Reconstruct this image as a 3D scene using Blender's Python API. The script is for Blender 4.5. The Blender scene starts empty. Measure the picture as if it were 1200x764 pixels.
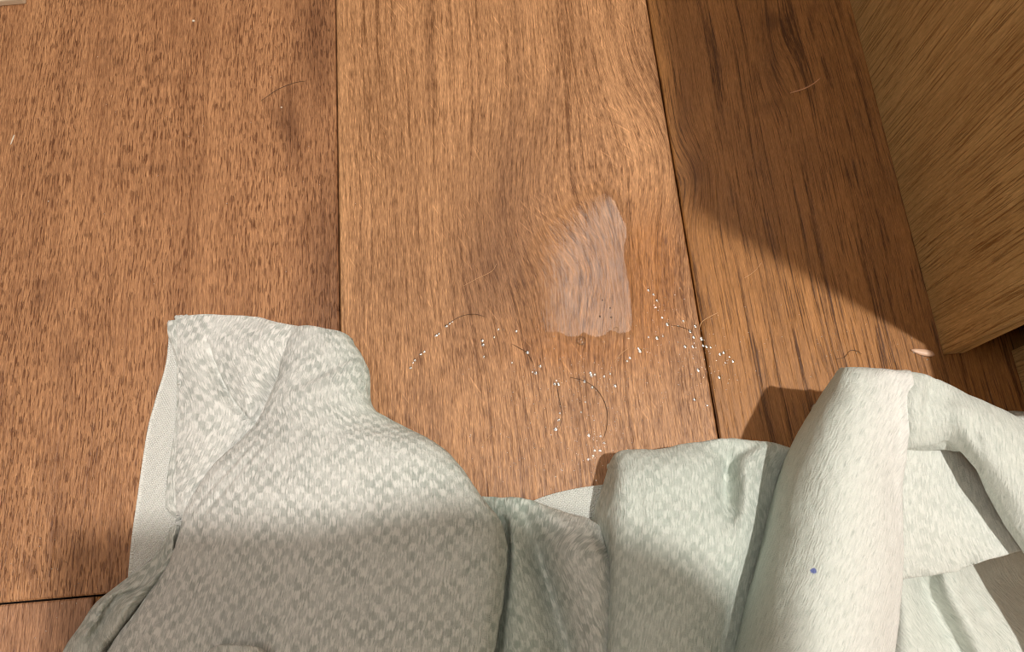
import bpy, bmesh, math, random
import numpy as np
from mathutils import Vector, Matrix

SC = bpy.context.scene
COL = SC.collection
random.seed(7)
RNG = np.random.default_rng(11)

# ------------------------------------------------------------------ camera
W_PX, H_PX = 1200.0, 764.0
F_PX = 867.0            # focal length in pixels of the 1200 px wide frame
CAM_H = 0.55            # the phone is held 55 cm above the floor
AX = Vector((2777.0, 238.0, 0.0)).normalized()              # floor x axis seen by the camera
AY = Vector((-238.0, 2777.0, -F_PX)).normalized()           # plank direction seen by the camera
AZ = AX.cross(AY).normalized()
ROT = Matrix((AX, AY, AZ))                                   # camera space -> world space
cam_d = bpy.data.cameras.new('camera')
cam = bpy.data.objects.new('camera', cam_d)
COL.objects.link(cam)
cam_d.sensor_width = 36.0
cam_d.lens = 36.0 * F_PX / W_PX
cam_d.clip_start = 0.01
cam.matrix_world = Matrix.Translation((0, 0, CAM_H)) @ ROT.to_4x4()
SC.camera = cam


def at(u, v, h=0.0):
    """point of the room seen at pixel (u, v) of the photograph, h metres above the floor"""
    d = ROT @ Vector((u - W_PX / 2, -(v - H_PX / 2), -F_PX))
    t = (CAM_H - h) / -d.z
    return Vector((d.x * t, d.y * t, h))


R3 = np.array(ROT)


def px(P):
    """pixel of world points (N,3)"""
    q = (np.asarray(P, float) - np.array([0, 0, CAM_H])) @ R3
    return np.stack([W_PX / 2 + F_PX * q[:, 0] / -q[:, 2], H_PX / 2 - F_PX * q[:, 1] / -q[:, 2]], 1)


# ------------------------------------------------------------------ world, lamps, exposure
wd = bpy.data.worlds.new('world')
SC.world = wd
wd.use_nodes = True
wd.node_tree.nodes['Background'].inputs[0].default_value = (1.0, 0.9, 0.78, 1)
wd.node_tree.nodes['Background'].inputs[1].default_value = 0.02
LAMP = at(1795, 800)
LAMP.z = 2.34
KEY_W = 182.0
kd = bpy.data.lights.new('downlight_bulb', 'SPOT')
kd.spot_size = math.radians(150)
kd.spot_blend = 0.35
kd.energy = KEY_W
kd.color = (1.0, 0.955, 0.885)
kd.shadow_soft_size = 0.026
key = bpy.data.objects.new('downlight_bulb', kd)
COL.objects.link(key)
key.location = LAMP
SC.view_settings.view_transform = 'Standard'
SC.view_settings.look = 'None'
SC.view_settings.gamma = 1.0
SC.cycles.use_denoising = True
SC.cycles.filter_width = 1.15
SC.cycles.diffuse_bounces = 3
SC.cycles.use_adaptive_sampling = False
SC.cycles.caustics_reflective = False
SC.cycles.caustics_refractive = False
SC.cycles.sample_clamp_indirect = 1.5
SC.view_settings.use_curve_mapping = False
SC.view_settings.exposure = 0.0
PANEL_EMIT = 5.4


# ------------------------------------------------------------------ helpers
def tag(o, label=None, cat=None, group=None, kind=None):
    if label: o['label'] = label
    if cat: o['category'] = cat
    if group: o['group'] = group
    if kind: o['kind'] = kind
    return o


def link(name, me, mat=None, parent=None):
    o = bpy.data.objects.new(name, me)
    COL.objects.link(o)
    if mat: me.materials.append(mat)
    if parent: o.parent = parent
    return o


def from_bm(name, bm, mat=None, parent=None, smooth=False):
    me = bpy.data.meshes.new(name)
    bmesh.ops.recalc_face_normals(bm, faces=bm.faces)
    bm.to_mesh(me); bm.free()
    if smooth: me.polygons.foreach_set('use_smooth', [True] * len(me.polygons))
    return link(name, me, mat, parent)


def box(bm, x0, x1, y0, y1, z0, z1, bevel=0.0):
    r = bmesh.ops.create_cube(bm, size=1.0)
    for v in r['verts']:
        v.co = Vector((x0 + (v.co.x + .5) * (x1 - x0), y0 + (v.co.y + .5) * (y1 - y0), z0 + (v.co.z + .5) * (z1 - z0)))
    if bevel:
        es = list({e for v in r['verts'] for e in v.link_edges})
        bmesh.ops.bevel(bm, geom=es, offset=bevel, segments=2, affect='EDGES', profile=0.6)


class Net:
    """small wrapper to write node trees as expressions"""
    def __init__(s, name):
        s.m = bpy.data.materials.new(name)
        s.m.use_nodes = True
        s.t = s.m.node_tree
        s.t.nodes.clear()
        s.out = s.n('ShaderNodeOutputMaterial')

    def n(s, kind, **kw):
        o = s.t.nodes.new(kind)
        for k, v in kw.items(): setattr(o, k, v)
        return o

    def put(s, sock, v):
        if isinstance(v, bpy.types.NodeSocket): s.t.links.new(v, sock)
        elif v is not None:
            if isinstance(v, tuple) and len(v) == 3 and sock.type == 'RGBA': v = v + (1.0,)
            sock.default_value = v

    def math(s, op, a, b=0.0, c=None, clamp=False):
        o = s.n('ShaderNodeMath', operation=op, use_clamp=clamp)
        s.put(o.inputs[0], a); s.put(o.inputs[1], b)
        if c is not None: s.put(o.inputs[2], c)
        return o.outputs[0]

    def add(s, a, b): return s.math('ADD', a, b)
    def sub(s, a, b): return s.math('SUBTRACT', a, b)
    def mul(s, a, b): return s.math('MULTIPLY', a, b)

    def vec(s, x, y, z=0.0):
        o = s.n('ShaderNodeCombineXYZ')
        for i, v in enumerate((x, y, z)): s.put(o.inputs[i], v)
        return o.outputs[0]

    def sep(s, v):
        o = s.n('ShaderNodeSeparateXYZ'); s.put(o.inputs[0], v)
        return o.outputs

    def noise(s, v, scale=1.0, detail=2.0, rough=0.5, dist=0.0):
        o = s.n('ShaderNodeTexNoise')
        s.put(o.inputs['Vector'], v)
        o.inputs['Scale'].default_value = scale
        o.inputs['Detail'].default_value = detail
        o.inputs['Roughness'].default_value = rough
        o.inputs['Distortion'].default_value = dist
        return o.outputs[0]

    def rng(s, v, a, b, c=0.0, d=1.0, smooth=True):
        o = s.n('ShaderNodeMapRange')
        o.interpolation_type = 'SMOOTHSTEP' if smooth else 'LINEAR'
        s.put(o.inputs[0], v)
        for i, q in enumerate((a, b, c, d)): s.put(o.inputs[i + 1], q)
        return o.outputs[0]

    def mix(s, f, a, b, mode='MIX'):
        o = s.n('ShaderNodeMix', data_type='RGBA', blend_type=mode)
        s.put(o.inputs[0], f); s.put(o.inputs[6], a); s.put(o.inputs[7], b)
        return o.outputs[2]

    def attr(s, name):
        return s.n('ShaderNodeAttribute', attribute_name=name).outputs

    def bump(s, h, strength, dist):
        o = s.n('ShaderNodeBump')
        o.inputs['Strength'].default_value = strength
        o.inputs['Distance'].default_value = dist
        s.put(o.inputs['Height'], h)
        return o.outputs[0]

    def bsdf(s, color, rough=0.5, normal=None, spec=0.5, **kw):
        o = s.n('ShaderNodeBsdfPrincipled')
        s.put(o.inputs['Base Color'], color)
        s.put(o.inputs['Roughness'], rough)
        s.put(o.inputs['Specular IOR Level'], spec)
        if normal is not None: s.put(o.inputs['Normal'], normal)
        for k, v in kw.items(): s.put(o.inputs[k], v)
        s.t.links.new(o.outputs[0], s.out.inputs[0])
        return s.m


def srgb(r, g, b):
    f = lambda c: (c / 255 / 12.92) if c / 255 <= 0.04045 else ((c / 255 + 0.055) / 1.055) ** 2.4
    return (f(r), f(g), f(b))


def plain(name, color, rough=0.6, spec=0.4):
    return Net(name).bsdf(color, rough, spec=spec)


# ------------------------------------------------------------------ materials
def wood(name, light, dark, line=0.5, pore=0.5, fleck=0.0, shift=0.0, fine=0.5, bump=0.35, pv=62.0):
    """UV: u across the grain, v along it, in metres; attribute 'stain' (dark), 'wet'"""
    s = Net(name)
    uv = s.n('ShaderNodeUVMap').outputs[0]
    u, v, _ = s.sep(uv)
    u = s.add(u, shift)
    wob = s.noise(s.vec(s.mul(u, 9), s.mul(v, 4)), 1, 2)
    u2 = s.add(u, s.mul(s.sub(wob, 0.5), 0.012))
    broad = s.noise(s.vec(s.mul(u2, 26), s.mul(v, 1.6)), 1, 3, 0.6)
    rings = s.noise(s.vec(s.mul(u2, 190), s.mul(v, 3.4)), 1, 3, 0.65)
    lines = s.rng(rings, 0.54, 0.65)
    fibre = s.noise(s.vec(s.mul(u2, 430), s.mul(v, 16)), 1, 3, 0.7)
    fib2 = s.noise(s.vec(s.mul(u2, 1500), s.mul(v, 110)), 1, 2, 0.7)
    patch = s.noise(s.vec(s.mul(u, 22), s.mul(v, 11)), 1, 3, 0.6)
    por = s.noise(s.vec(s.mul(u2, 820), s.mul(v, pv)), 1, 1.5, 0.5)
    porm = s.mul(s.rng(por, 0.55, 0.62), s.rng(patch, 0.30, 0.62, 0.35, 1.0))
    f = s.add(s.mul(s.sub(broad, 0.5), 0.9), 0.62)
    f = s.add(f, s.mul(s.sub(fibre, 0.5), 2.0 * fine))
    f = s.add(f, s.mul(s.sub(fib2, 0.5), 2.6 * fine))
    f = s.add(f, s.mul(s.sub(patch, 0.5), 0.45))
    f = s.sub(f, s.mul(lines, 0.55 * line))
    f = s.sub(f, s.mul(porm, 0.62 * pore))
    if fleck:
        fl = s.noise(s.vec(s.mul(s.add(u, s.mul(v, 0.55)), 420), s.mul(s.sub(v, s.mul(u, 0.55)), 42)), 1, 1.5)
        pm = s.noise(s.vec(s.mul(u, 30), s.mul(v, 14), 4.0), 1, 2)
        fm = s.mul(s.rng(fl, 0.62, 0.72), s.rng(pm, 0.45, 0.6))
        f = s.add(f, s.mul(fm, fleck))
    f = s.add(f, s.mul(s.rng(fib2, 0.60, 0.72), 0.35 * fine))     # bright fibre glints painted into the colour
    f = s.math('MINIMUM', s.math('MAXIMUM', f, 0.0), 1.35)
    col = s.mix(f, dark, light)
    s.t.nodes[-1].clamp_factor = False
    st = s.attr('stain')[2]
    sg = s.mul(st, s.add(0.55, s.mul(patch, 0.9)))
    col = s.mix(s.math('MINIMUM', sg, 1.0), col, s.mix(1.0, col, (0.40, 0.34, 0.32), 'MULTIPLY'))
    wet = s.attr('wet')[2]
    col = s.mix(s.mul(wet, 0.85), col, s.mix(1.0, col, (0.78, 0.62, 0.40), 'MULTIPLY'))
    hgt = s.sub(s.add(s.mul(fibre, 0.5), s.mul(fib2, 0.35)), s.add(s.mul(porm, 0.7 * pore), s.mul(lines, 0.25)))
    nrm = s.bump(hgt, bump * 1.6, 0.0009)
    rough = s.sub(s.add(0.44, s.mul(s.sub(fibre, 0.5), 0.3)), s.mul(wet, 0.12))
    return s.bsdf(col, rough, nrm, 0.42)


def fabric(name, cell_u=0.0059, cell_v=0.0051, waffle=1.0, rib=1.0, tiny=0.0, spot=None):
    s = Net(name)
    uv = s.n('ShaderNodeUVMap').outputs[0]
    u, v, _ = s.sep(uv)
    w1 = s.noise(s.vec(s.mul(u, 90), s.mul(v, 90)), 1, 2)
    w2 = s.noise(s.vec(s.mul(u, 90), s.mul(v, 90), 7.0), 1, 2)
    uu = s.add(u, s.mul(s.sub(w1, 0.5), 0.0025))
    vv = s.add(v, s.mul(s.sub(w2, 0.5), 0.0025))
    su = s.math('SINE', s.mul(uu, math.pi / cell_u))
    sv = s.math('SINE', s.mul(vv, math.pi / cell_v))
    thr = s.noise(s.vec(s.mul(uu, 760), s.mul(vv, 125)), 1, 3, 0.7)
    chk = s.rng(s.add(s.mul(su, sv), s.mul(s.sub(thr, 0.5), 1.9)), -0.5, 0.5)
    thr2 = s.noise(s.vec(s.mul(uu, 350), s.mul(vv, 1500), 3.0), 1, 1.5, 0.6)
    blot = s.noise(s.vec(s.mul(u, 55), s.mul(v, 55), 5.0), 1, 3, 0.6)
    wear = s.rng(blot, 0.32, 0.66, 0.35, 1.0)
    green = s.attr('green')[2]  # sage cloth tone plus the greener tint of shaded folds put into colour
    base = s.mix(green, srgb(245, 243, 239), srgb(198, 212, 200))
    deep = s.mix(green, srgb(174, 178, 173), srgb(144, 167, 153))
    cells = s.attr('cells')[2]
    raw = chk
    chk = s.mul(chk, cells)
    f = s.mul(s.mul(s.sub(cells, chk), wear), 0.95 * waffle)
    f = s.add(f, s.mul(s.mul(s.sub(0.55, thr), s.mul(s.add(0.5, s.mul(raw, 0.75)), s.add(0.62, s.mul(cells, 0.55)))), 3.0 * rib))
    if tiny:
        tu = s.math('SINE', s.mul(u, math.pi / 0.0011))
        tv = s.math('SINE', s.mul(v, math.pi / 0.0011))
        dots = s.rng(s.mul(tu, tv), -0.2, 0.6)
        f = s.add(f, s.mul(s.sub(0.55, dots), tiny))
    f = s.math('MAXIMUM', s.math('MINIMUM', f, 1.0), 0.0)
    col = s.mix(f, base, deep)
    if spot is not None:
        geo = s.n('ShaderNodeTexCoord').outputs['Object']
        dn = s.n('ShaderNodeVectorMath', operation='DISTANCE')
        s.put(dn.inputs[0], geo); dn.inputs[1].default_value = spot
        wob = s.noise(s.vec(s.mul(u, 900), s.mul(v, 900)), 1, 1)
        d = s.add(dn.outputs['Value'], s.mul(s.sub(wob, 0.5), 0.0016))
        col = s.mix(s.rng(d, 0.0010, 0.0022, 0.85, 0.0), col, srgb(78, 98, 178))
    h = s.add(s.mul(chk, 0.55 * waffle), s.mul(thr, 0.85 * rib))
    h = s.add(h, s.mul(s.mul(thr2, s.sub(1.0, chk)), 0.35 * waffle))
    if tiny: h = s.add(h, s.mul(dots, 0.6))
    nrm = s.bump(h, 0.8, 0.0015)
    return s.bsdf(col, 0.9, nrm, 0.15, **{'Sheen Weight': 0.12, 'Sheen Roughness': 0.5})


def film(name, base_f=1.0, attr=False, rough=0.03):
    """thin clear water: a Fresnel reflection over what lies below"""
    s = Net(name)
    fr = s.n('ShaderNodeFresnel'); fr.inputs[0].default_value = 1.33
    tr = s.n('ShaderNodeBsdfTransparent'); tr.inputs[0].default_value = (0.97, 0.96, 0.94, 1)
    gl = s.n('ShaderNodeBsdfGlossy'); gl.inputs[1].default_value = rough
    f = fr.outputs[0]
    if attr:
        uv = s.n('ShaderNodeUVMap').outputs[0]
        u, v, _ = s.sep(uv)
        g = s.noise(s.vec(s.mul(u, 700), s.mul(v, 45)), 1, 2, 0.6)
        cov = s.attr('cover')[2]
        f = s.mul(f, s.rng(s.add(cov, s.mul(s.sub(g, 0.5), 0.55)), 0.12, 0.70))
        f = s.mul(f, s.rng(g, 0.3, 0.7, 0.62, 1.25))
        nr = s.bump(s.noise(s.vec(s.mul(u, 160), s.mul(v, 60)), 1, 2), 0.10, 0.0006)
        s.put(gl.inputs['Normal'], nr)
    mx = s.n('ShaderNodeMixShader')
    s.put(mx.inputs[0], s.math('MINIMUM', s.mul(f, base_f), 1.0))
    s.t.links.new(tr.outputs[0], mx.inputs[1]); s.t.links.new(gl.outputs[0], mx.inputs[2])
    s.t.links.new(mx.outputs[0], s.out.inputs[0])
    return s.m


WOOD_A = wood('oak_fine_pores', srgb(200, 146, 102), srgb(112, 68, 40), line=0.2, pore=0.78, shift=0.0, fine=0.68, bump=0.7, pv=88.0)
WOOD_B = wood('oak_curved_grain', srgb(206, 154, 108), srgb(118, 77, 45), line=0.6, pore=0.5, fleck=0.45, shift=3.7, fine=0.85)
WOOD_C = wood('oak_dark_lines', srgb(188, 131, 74), srgb(86, 50, 17), line=0.8, pore=0.7, shift=9.2, fine=0.45, pv=20.0)
WOOD_D = wood('oak_reddish', srgb(194, 145, 110), srgb(112, 73, 49), line=0.8, pore=0.6, shift=14.9, fine=0.8)
OAK = wood('oak_cabinet', srgb(238, 203, 143), srgb(152, 112, 62), line=0.3, pore=0.8, shift=21.3, fine=0.4, bump=0.5, pv=17.0)
WHITE = plain('white_paint', (0.72, 0.67, 0.60), 0.7)
DIMWALL = plain('taupe_paint', (0.24, 0.215, 0.18), 0.8)
DARKGAP = plain('dark_underlay', (0.02, 0.012, 0.008), 0.9)
METAL = plain('white_metal', (0.75, 0.74, 0.72), 0.35)
WATER_FILM = film('water_film', 1.55, True)
WATER_SKIN = film('bubble_skin', 2.5, False, 0.1)
WATER = film('water_drop', 30.0, False, 0.15)


def emit(name, color, k):
    s = Net(name)
    e = s.n('ShaderNodeEmission')
    e.inputs[0].default_value = color + (1.0,)
    e.inputs[1].default_value = k
    s.t.links.new(e.outputs[0], s.out.inputs[0])
    return s.m


# ------------------------------------------------------------------ room shell
RX0, RX1, RY0, RY1, RZ = -1.5, 1.7, -1.6, 2.0, 2.4
PT = 0.014                                              # plank thickness
bm = bmesh.new(); box(bm, RX0, RX1, RY0, RY1, -PT - 0.03, -PT)
floor = tag(from_bm('floor', bm, DARKGAP), kind='structure')
bm = bmesh.new(); box(bm, RX0, RX1, RY0, RY1, RZ, RZ + 0.04)
tag(from_bm('ceiling', bm, WHITE), kind='structure')
for nm, b in (('wall_left', (RX0 - .05, RX0, RY0, RY1)), ('wall_right', (RX1, RX1 + .05, RY0, RY1)),
              ('wall_front', (RX0, RX1, RY0 - .05, RY0)), ('wall_back', (RX0, RX1, RY1, RY1 + .05))):
    bm = bmesh.new(); box(bm, *b, -PT, RZ)
    tag(from_bm(nm, bm, WHITE if nm in ('wall_front',) else DIMWALL), kind='structure')


def gauss(P, cx, cy, rx, ry, ang=0.0):
    c, s = math.cos(ang), math.sin(ang)
    dx, dy = P[:, 0] - cx, P[:, 1] - cy
    return np.exp(-((dx * c + dy * s) / rx) ** 2 - ((-dx * s + dy * c) / ry) ** 2)


def stain_plank_a(q):
    k = 0.75 * gauss(q, 372, 40, 26, 90) + 0.85 * gauss(q, 340, 145, 11, 45, -0.12) + 0.55 * gauss(q, 322, 135, 7, 22, -0.5)
    k += 0.65 * np.clip((q[:, 0] - 335) / 50, 0, 1) * np.clip((q[:, 1] - 150) / 120, 0, 1)
    k += 0.30 * gauss(q, 75, 400, 12, 60) + 0.3 * gauss(q, 70, 600, 9, 45) + 0.3 * gauss(q, 125, 55, 9, 40, 0.2)
    k += 0.32 * gauss(q, 170, 196, 90, 5, 0.02) + 0.3 * gauss(q, 60, 330, 34, 5, -0.2) + 0.25 * gauss(q, 85, 415, 30, 7, -0.3)
    for a, b, r in ((140, 73, 4), (173, 81, 4), (185, 48, 3), (277, 36, 4), (65, 625, 5), (45, 350, 6), (33, 665, 7)):
        k += 0.8 * gauss(q, a, b, r, r * 1.5)
    return k


def stain_plank_b(q):
    k = 0.50 * gauss(q, 590, 235, 45, 85, 0.18) + 0.35 * gauss(q, 610, 330, 50, 60) + 0.3 * gauss(q, 560, 330, 40, 60)
    k += 0.32 * gauss(q, 502, 75, 4, 90, 0.02) + 0.35 * gauss(q, 607, 60, 6, 90, -0.05) + 0.3 * gauss(q, 598, 150, 6, 60, 0.12)
    k += 0.25 * gauss(q, 690, 60, 7, 80, -0.2) + 0.9 * gauss(q, 765, 182, 5, 2.5) + 0.35 * gauss(q, 640, 130, 10, 60, 0.2)
    k += 0.25 * gauss(q, 690, 470, 16, 60)
    return k


def stain_plank_c(q):
    k = 0.7 * gauss(q, 906, 24, 12, 10) + 0.5 * gauss(q, 905, 60, 5, 40, -0.1) + 0.45 * gauss(q, 815, 200, 13, 22) + 0.4 * gauss(q, 800, 130, 10, 40)
    k += 0.4 * gauss(q, 900, 125, 25, 6, -0.2) + 0.5 * gauss(q, 952, 22, 3, 18)
    return k


def wet_mask(q):
    k = gauss(q, 768, 330, 30, 75) * 1.25 + 0.8 * gauss(q, 700, 320, 70, 90) + 0.5 * gauss(q, 690, 415, 75, 22) + 0.4 * gauss(q, 640, 400, 60, 30)
    return np.clip(k, 0, 1)


def warp_b(q):
    """how the grain of the middle plank swings around its knot, metres"""
    s = CAM_H / F_PX
    w = 34 * gauss(q, 775, 185, 75, 90) - 26 * gauss(q, 600, 250, 90, 120)
    w += 30 * gauss(q, 690, 300, 60, 80) * np.clip((q[:, 1] - 200) / 120, -1, 1)
    return w * s


def warp_c(q):
    s = CAM_H / F_PX
    return s * (18 * gauss(q, 815, 205, 26, 45) - 14 * gauss(q, 906, 60, 22, 60))


def plank(x0, x1, y0, y1, mat, dense=False, stain=None, warp=None, wet=False, lift=0.0):
    gap = 0.0007
    x0 += gap; x1 -= gap; y0 += gap; y1 -= gap
    b = 0.0012
    if dense:
        nx = max(4, int((x1 - x0) / 0.004))
        ys = np.unique(np.concatenate([np.linspace(max(y0 + b, -0.25), min(y1 - b, 0.75), 200),
                                       np.array([y0 + b, y1 - b])]))
    else:
        nx, ys = 2, np.linspace(y0 + b, y1 - b, 3)
    xs = np.linspace(x0 + b, x1 - b, nx + 1)
    xs = np.concatenate([[x0, x0], xs, [x1, x1]])
    ys = np.concatenate([[y0, y0], ys, [y1, y1]])
    X, Y = np.meshgrid(xs, ys)
    Z = np.full_like(X, lift)
    Z[:, 1] = Z[:, -2] = lift - b * 0.8; Z[1, :] = Z[-2, :] = lift - b * 0.8
    Z[:, 0] = Z[:, -1] = -PT; Z[0, :] = Z[-1, :] = -PT
    ny_, nx_ = X.shape
    V = np.stack([X.ravel(), Y.ravel(), Z.ravel()], 1)
    idx = np.arange(ny_ * nx_).reshape(ny_, nx_)
    F = np.stack([idx[:-1, :-1], idx[:-1, 1:], idx[1:, 1:], idx[1:, :-1]], -1).reshape(-1, 4)
    me = bpy.data.meshes.new('plank')
    me.from_pydata(V.tolist(), [], F.tolist())
    q = px(np.stack([V[:, 0], V[:, 1], np.zeros(len(V))], 1)) if dense else None
    U = V[:, 0].copy(); T = V[:, 1].copy()
    if warp is not None: U -= warp(q)
    uvl = me.uv_layers.new(name='UVMap')
    li = np.empty(len(me.loops), np.int32); me.loops.foreach_get('vertex_index', li)
    uvl.data.foreach_set('uv', np.stack([U[li], T[li]], 1).ravel().astype(np.float32))
    if stain is not None:
        a = me.attributes.new('stain', 'FLOAT', 'POINT')
        a.data.foreach_set('value', np.clip(stain(q), 0, 1).astype(np.float32))
    if wet:
        a = me.attributes.new('wet', 'FLOAT', 'POINT')
        a.data.foreach_set('value', wet_mask(q).astype(np.float32))
    return link('plank', me, mat, floor)


S1 = at(395, 150).x; S2 = at(800, 255).x; YJ = at(55, 703).y
S0 = at(-60, 0).x; S3 = S2 + (S2 - S1)
SJ = at(110, 700).x
plank(S0, S1, YJ, RY1, WOOD_A, True, stain_plank_a)
plank(S1, S2, -0.9, RY1, WOOD_B, True, stain_plank_b, warp_b, True)
plank(S2, S3, -0.5, RY1, WOOD_C, True, stain_plank_c, warp_c, True)
plank(S0 - 0.06, SJ, RY0, YJ, WOOD_D, True)
plank(SJ, S1, RY0, YJ, WOOD_C, True)
plank(S1, S2, RY0, -0.9, WOOD_A)
plank(S2, S3, RY0, -0.5, WOOD_D)
plank(RX0, S0 - 0.06, RY0, YJ, WOOD_B)
x = S0
while x > RX0 + 0.02:
    w = min(0.24, x - RX0)
    plank(x - w, x, YJ, RY1, random.choice((WOOD_B, WOOD_C, WOOD_D))); x -= w
x = S3
while x < RX1 - 0.02:
    w = min(0.22, RX1 - x)
    plank(x, x + w, RY0, RY1, random.choice((WOOD_A, WOOD_B, WOOD_D))); x += w

# ------------------------------------------------------------------ oak cabinet at the right
C0 = at(1105, 416)                                       # foot of the front edge of its side panel
CH = 0.80


def oak_box(name, x0, x1, y0, y1, z0, z1, parent, face='x', bevel=0.0012):
    bm = bmesh.new(); box(bm, x0, x1, y0, y1, z0, z1, bevel)
    uvl = bm.loops.layers.uv.new('UVMap')
    for f in bm.faces:
        for l in f.loops:
            p = l.vert.co
            if face == 'x': l[uvl].uv = (p.y + 0.35 * p.x, p.z)
            else: l[uvl].uv = (p.y + 0.3 * p.z, p.x)
    return from_bm(name, bm, OAK, parent)


cab = bpy.data.objects.new('cabinet', None); COL.objects.link(cab)
tag(cab, 'oak cabinet with vertical grain standing at the right edge of the floor', 'cabinet')
C1 = at(1190, 430).x
oak_box('side_panel', C0.x, C0.x + 0.016, C0.y, 1.0, 0.0, CH, cab)
oak_box('top_panel', C0.x, C1 + 0.42, C0.y, 1.0, CH, CH + 0.018, cab, 'z')
oak_box('side_panel', C1 + 0.40, C1 + 0.416, C0.y, 1.0, 0.0, CH, cab)
oak_box('back_panel', C0.x + 0.016, C1 + 0.40, 0.985, 1.0, 0.02, CH, cab, 'z')
oak_box('drawer_front', C0.x + 0.018, C1 + 0.398, C0.y + 0.002, C0.y + 0.018, 0.10, 0.40, cab, 'z')
oak_box('drawer_front', C0.x + 0.018, C1 + 0.398, C0.y + 0.002, C0.y + 0.018, 0.405, CH - 0.004, cab, 'z')
oak_box('base_unit', C1, C1 + 0.40, at(1199, 494).y, C0.y - 0.001, 0.0, 0.34, cab)
oak_box('shade_ledge', at(1130, 440).x, C1 + 0.40, at(1199, 506).y, C0.y + 0.001, 0.125, 0.165, cab, 'z')  # added unseen ledge, keeps light off the floor by the cabinet foot
oak_box('plinth', C0.x + 0.016, C1 + 0.40, C0.y + 0.10, C0.y + 0.115, 0.0, 0.10, cab, 'z')

# ------------------------------------------------------------------ tea towel
def catmull(P, n):
    """resample along axis 0, n steps per span; P (m, k, d)"""
    m = len(P)
    Q = np.concatenate([[2 * P[0] - P[1]], P, [2 * P[-1] - P[-2]]])
    t = np.linspace(0, 1, n, endpoint=False)[:, None, None]
    out = []
    for i in range(m - 1):
        a, b, c, d = Q[i], Q[i + 1], Q[i + 2], Q[i + 3]
        out.append(0.5 * (2 * b + (c - a) * t + (2 * a - 5 * b + 4 * c - d) * t ** 2 + (3 * b - a - 3 * c + d) * t ** 3))
    out.append(P[-1][None])
    return np.concatenate(out)


def vnoise(P, scale, seed):
    """smooth value noise in 3-D, -1..1"""
    q = P * scale
    i = np.floor(q).astype(np.int64); f = q - i
    f = f * f * (3 - 2 * f)

    def hsh(a, b, c):
        h = (a * 374761393 + b * 668265263 + c * 2147483647 + seed * 974711) & 0xffffffff
        h = ((h ^ (h >> 13)) * 1274126177) & 0xffffffff
        return ((h ^ (h >> 16)) & 0xffff) / 32767.5 - 1
    r = 0
    for dx in (0, 1):
        for dy in (0, 1):
            for dz in (0, 1):
                w = (f[:, 0] if dx else 1 - f[:, 0]) * (f[:, 1] if dy else 1 - f[:, 1]) * (f[:, 2] if dz else 1 - f[:, 2])
                r = r + w * hsh(i[:, 0] + dx, i[:, 1] + dy, i[:, 2] + dz)
    return r


def drop(edge, inner, to, mid, w=0.65, lean=0.62):
    """two more net rows that turn an edge over and down to height `to` (m)"""
    unit = lambda q: q / (np.linalg.norm(q, axis=1, keepdims=True) + 1e-9)
    d = (1 - w) * unit((inner - edge)[:, :2]) + w * unit((mid - edge)[:, :2]); d = d / (np.linalg.norm(d, axis=1, keepdims=True) + 1e-9)
    h = np.maximum(edge[:, 2] - to, 0)
    a = edge.copy(); a[:, :2] += (0.12 * h)[:, None] * d; a[:, 2] -= 0.40 * h
    b = edge.copy(); b[:, :2] += (lean * h + 0.0005)[:, None] * d; b[:, 2] = np.minimum(to, edge[:, 2])
    return a, b


CREASES = [  # course over the photograph, depth (m), half width (px)
    ([(244, 403), (252, 430), (266, 460), (282, 482), (296, 496)], 0.0050, 4.0),
    ([(327, 432), (318, 455), (307, 478), (298, 500)], 0.0040, 4.0),
    ([(272, 475), (280, 495), (284, 512)], 0.0014, 3.0), ([(284, 478), (290, 496), (292, 508)], 0.0014, 2.5),
    ([(301, 512), (270, 548), (240, 580), (222, 604)], 0.0016, 3.0),
    ([(312, 514), (285, 548), (256, 582), (236, 606)], 0.0015, 3.0),
    ([(324, 520), (300, 552), (274, 584)], 0.0011, 3.0),
    ([(422, 412), (395, 426), (365, 442), (345, 454)], 0.0030, 9.0),
    ([(886, 521), (866, 533), (855, 552), (852, 575), (855, 592)], 0.0070, 8.0),
    ([(770, 577), (810, 586), (850, 600)], 0.0016, 9.0), ([(745, 560), (752, 600), (745, 640)], 0.0010, 8.0),
    ([(990, 438), (1012, 452), (1040, 476)], 0.0016, 4.0), ([(1055, 462), (1058, 490), (1056, 522)], 0.0010, 4.0),
    ([(1096, 452), (1090, 475), (1092, 500)], 0.0030, 8.0), ([(1150, 482), (1146, 505), (1152, 530)], 0.0022, 7.0),
    ([(930, 560), (960, 545), (1000, 552)], 0.0010, 8.0), ([(915, 620), (950, 600), (990, 606)], 0.0010, 9.0),
    ([(1084, 676), (1098, 705), (1118, 740), (1136, 768)], 0.0040, 9.0), ([(1128, 690), (1150, 720), (1172, 742)], 0.0018, 8.0),
    ([(545, 565), (552, 561), (558, 562)], 0.0010, 2.0), ([(144, 690), (128, 700), (113, 720), (101, 737)], 0.0060, 4.0), ([(203, 640), (190, 668), (166, 703), (130, 760)], 0.0050, 5.0), ([(612, 600), (630, 640), (646, 690), (668, 768)], 0.0090, 13.0), ([(592, 612), (595, 650), (592, 690), (582, 768)], 0.0110, 8.0),
    ([(600, 596), (606, 620), (604, 660)], 0.0012, 5.0),
]


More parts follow.
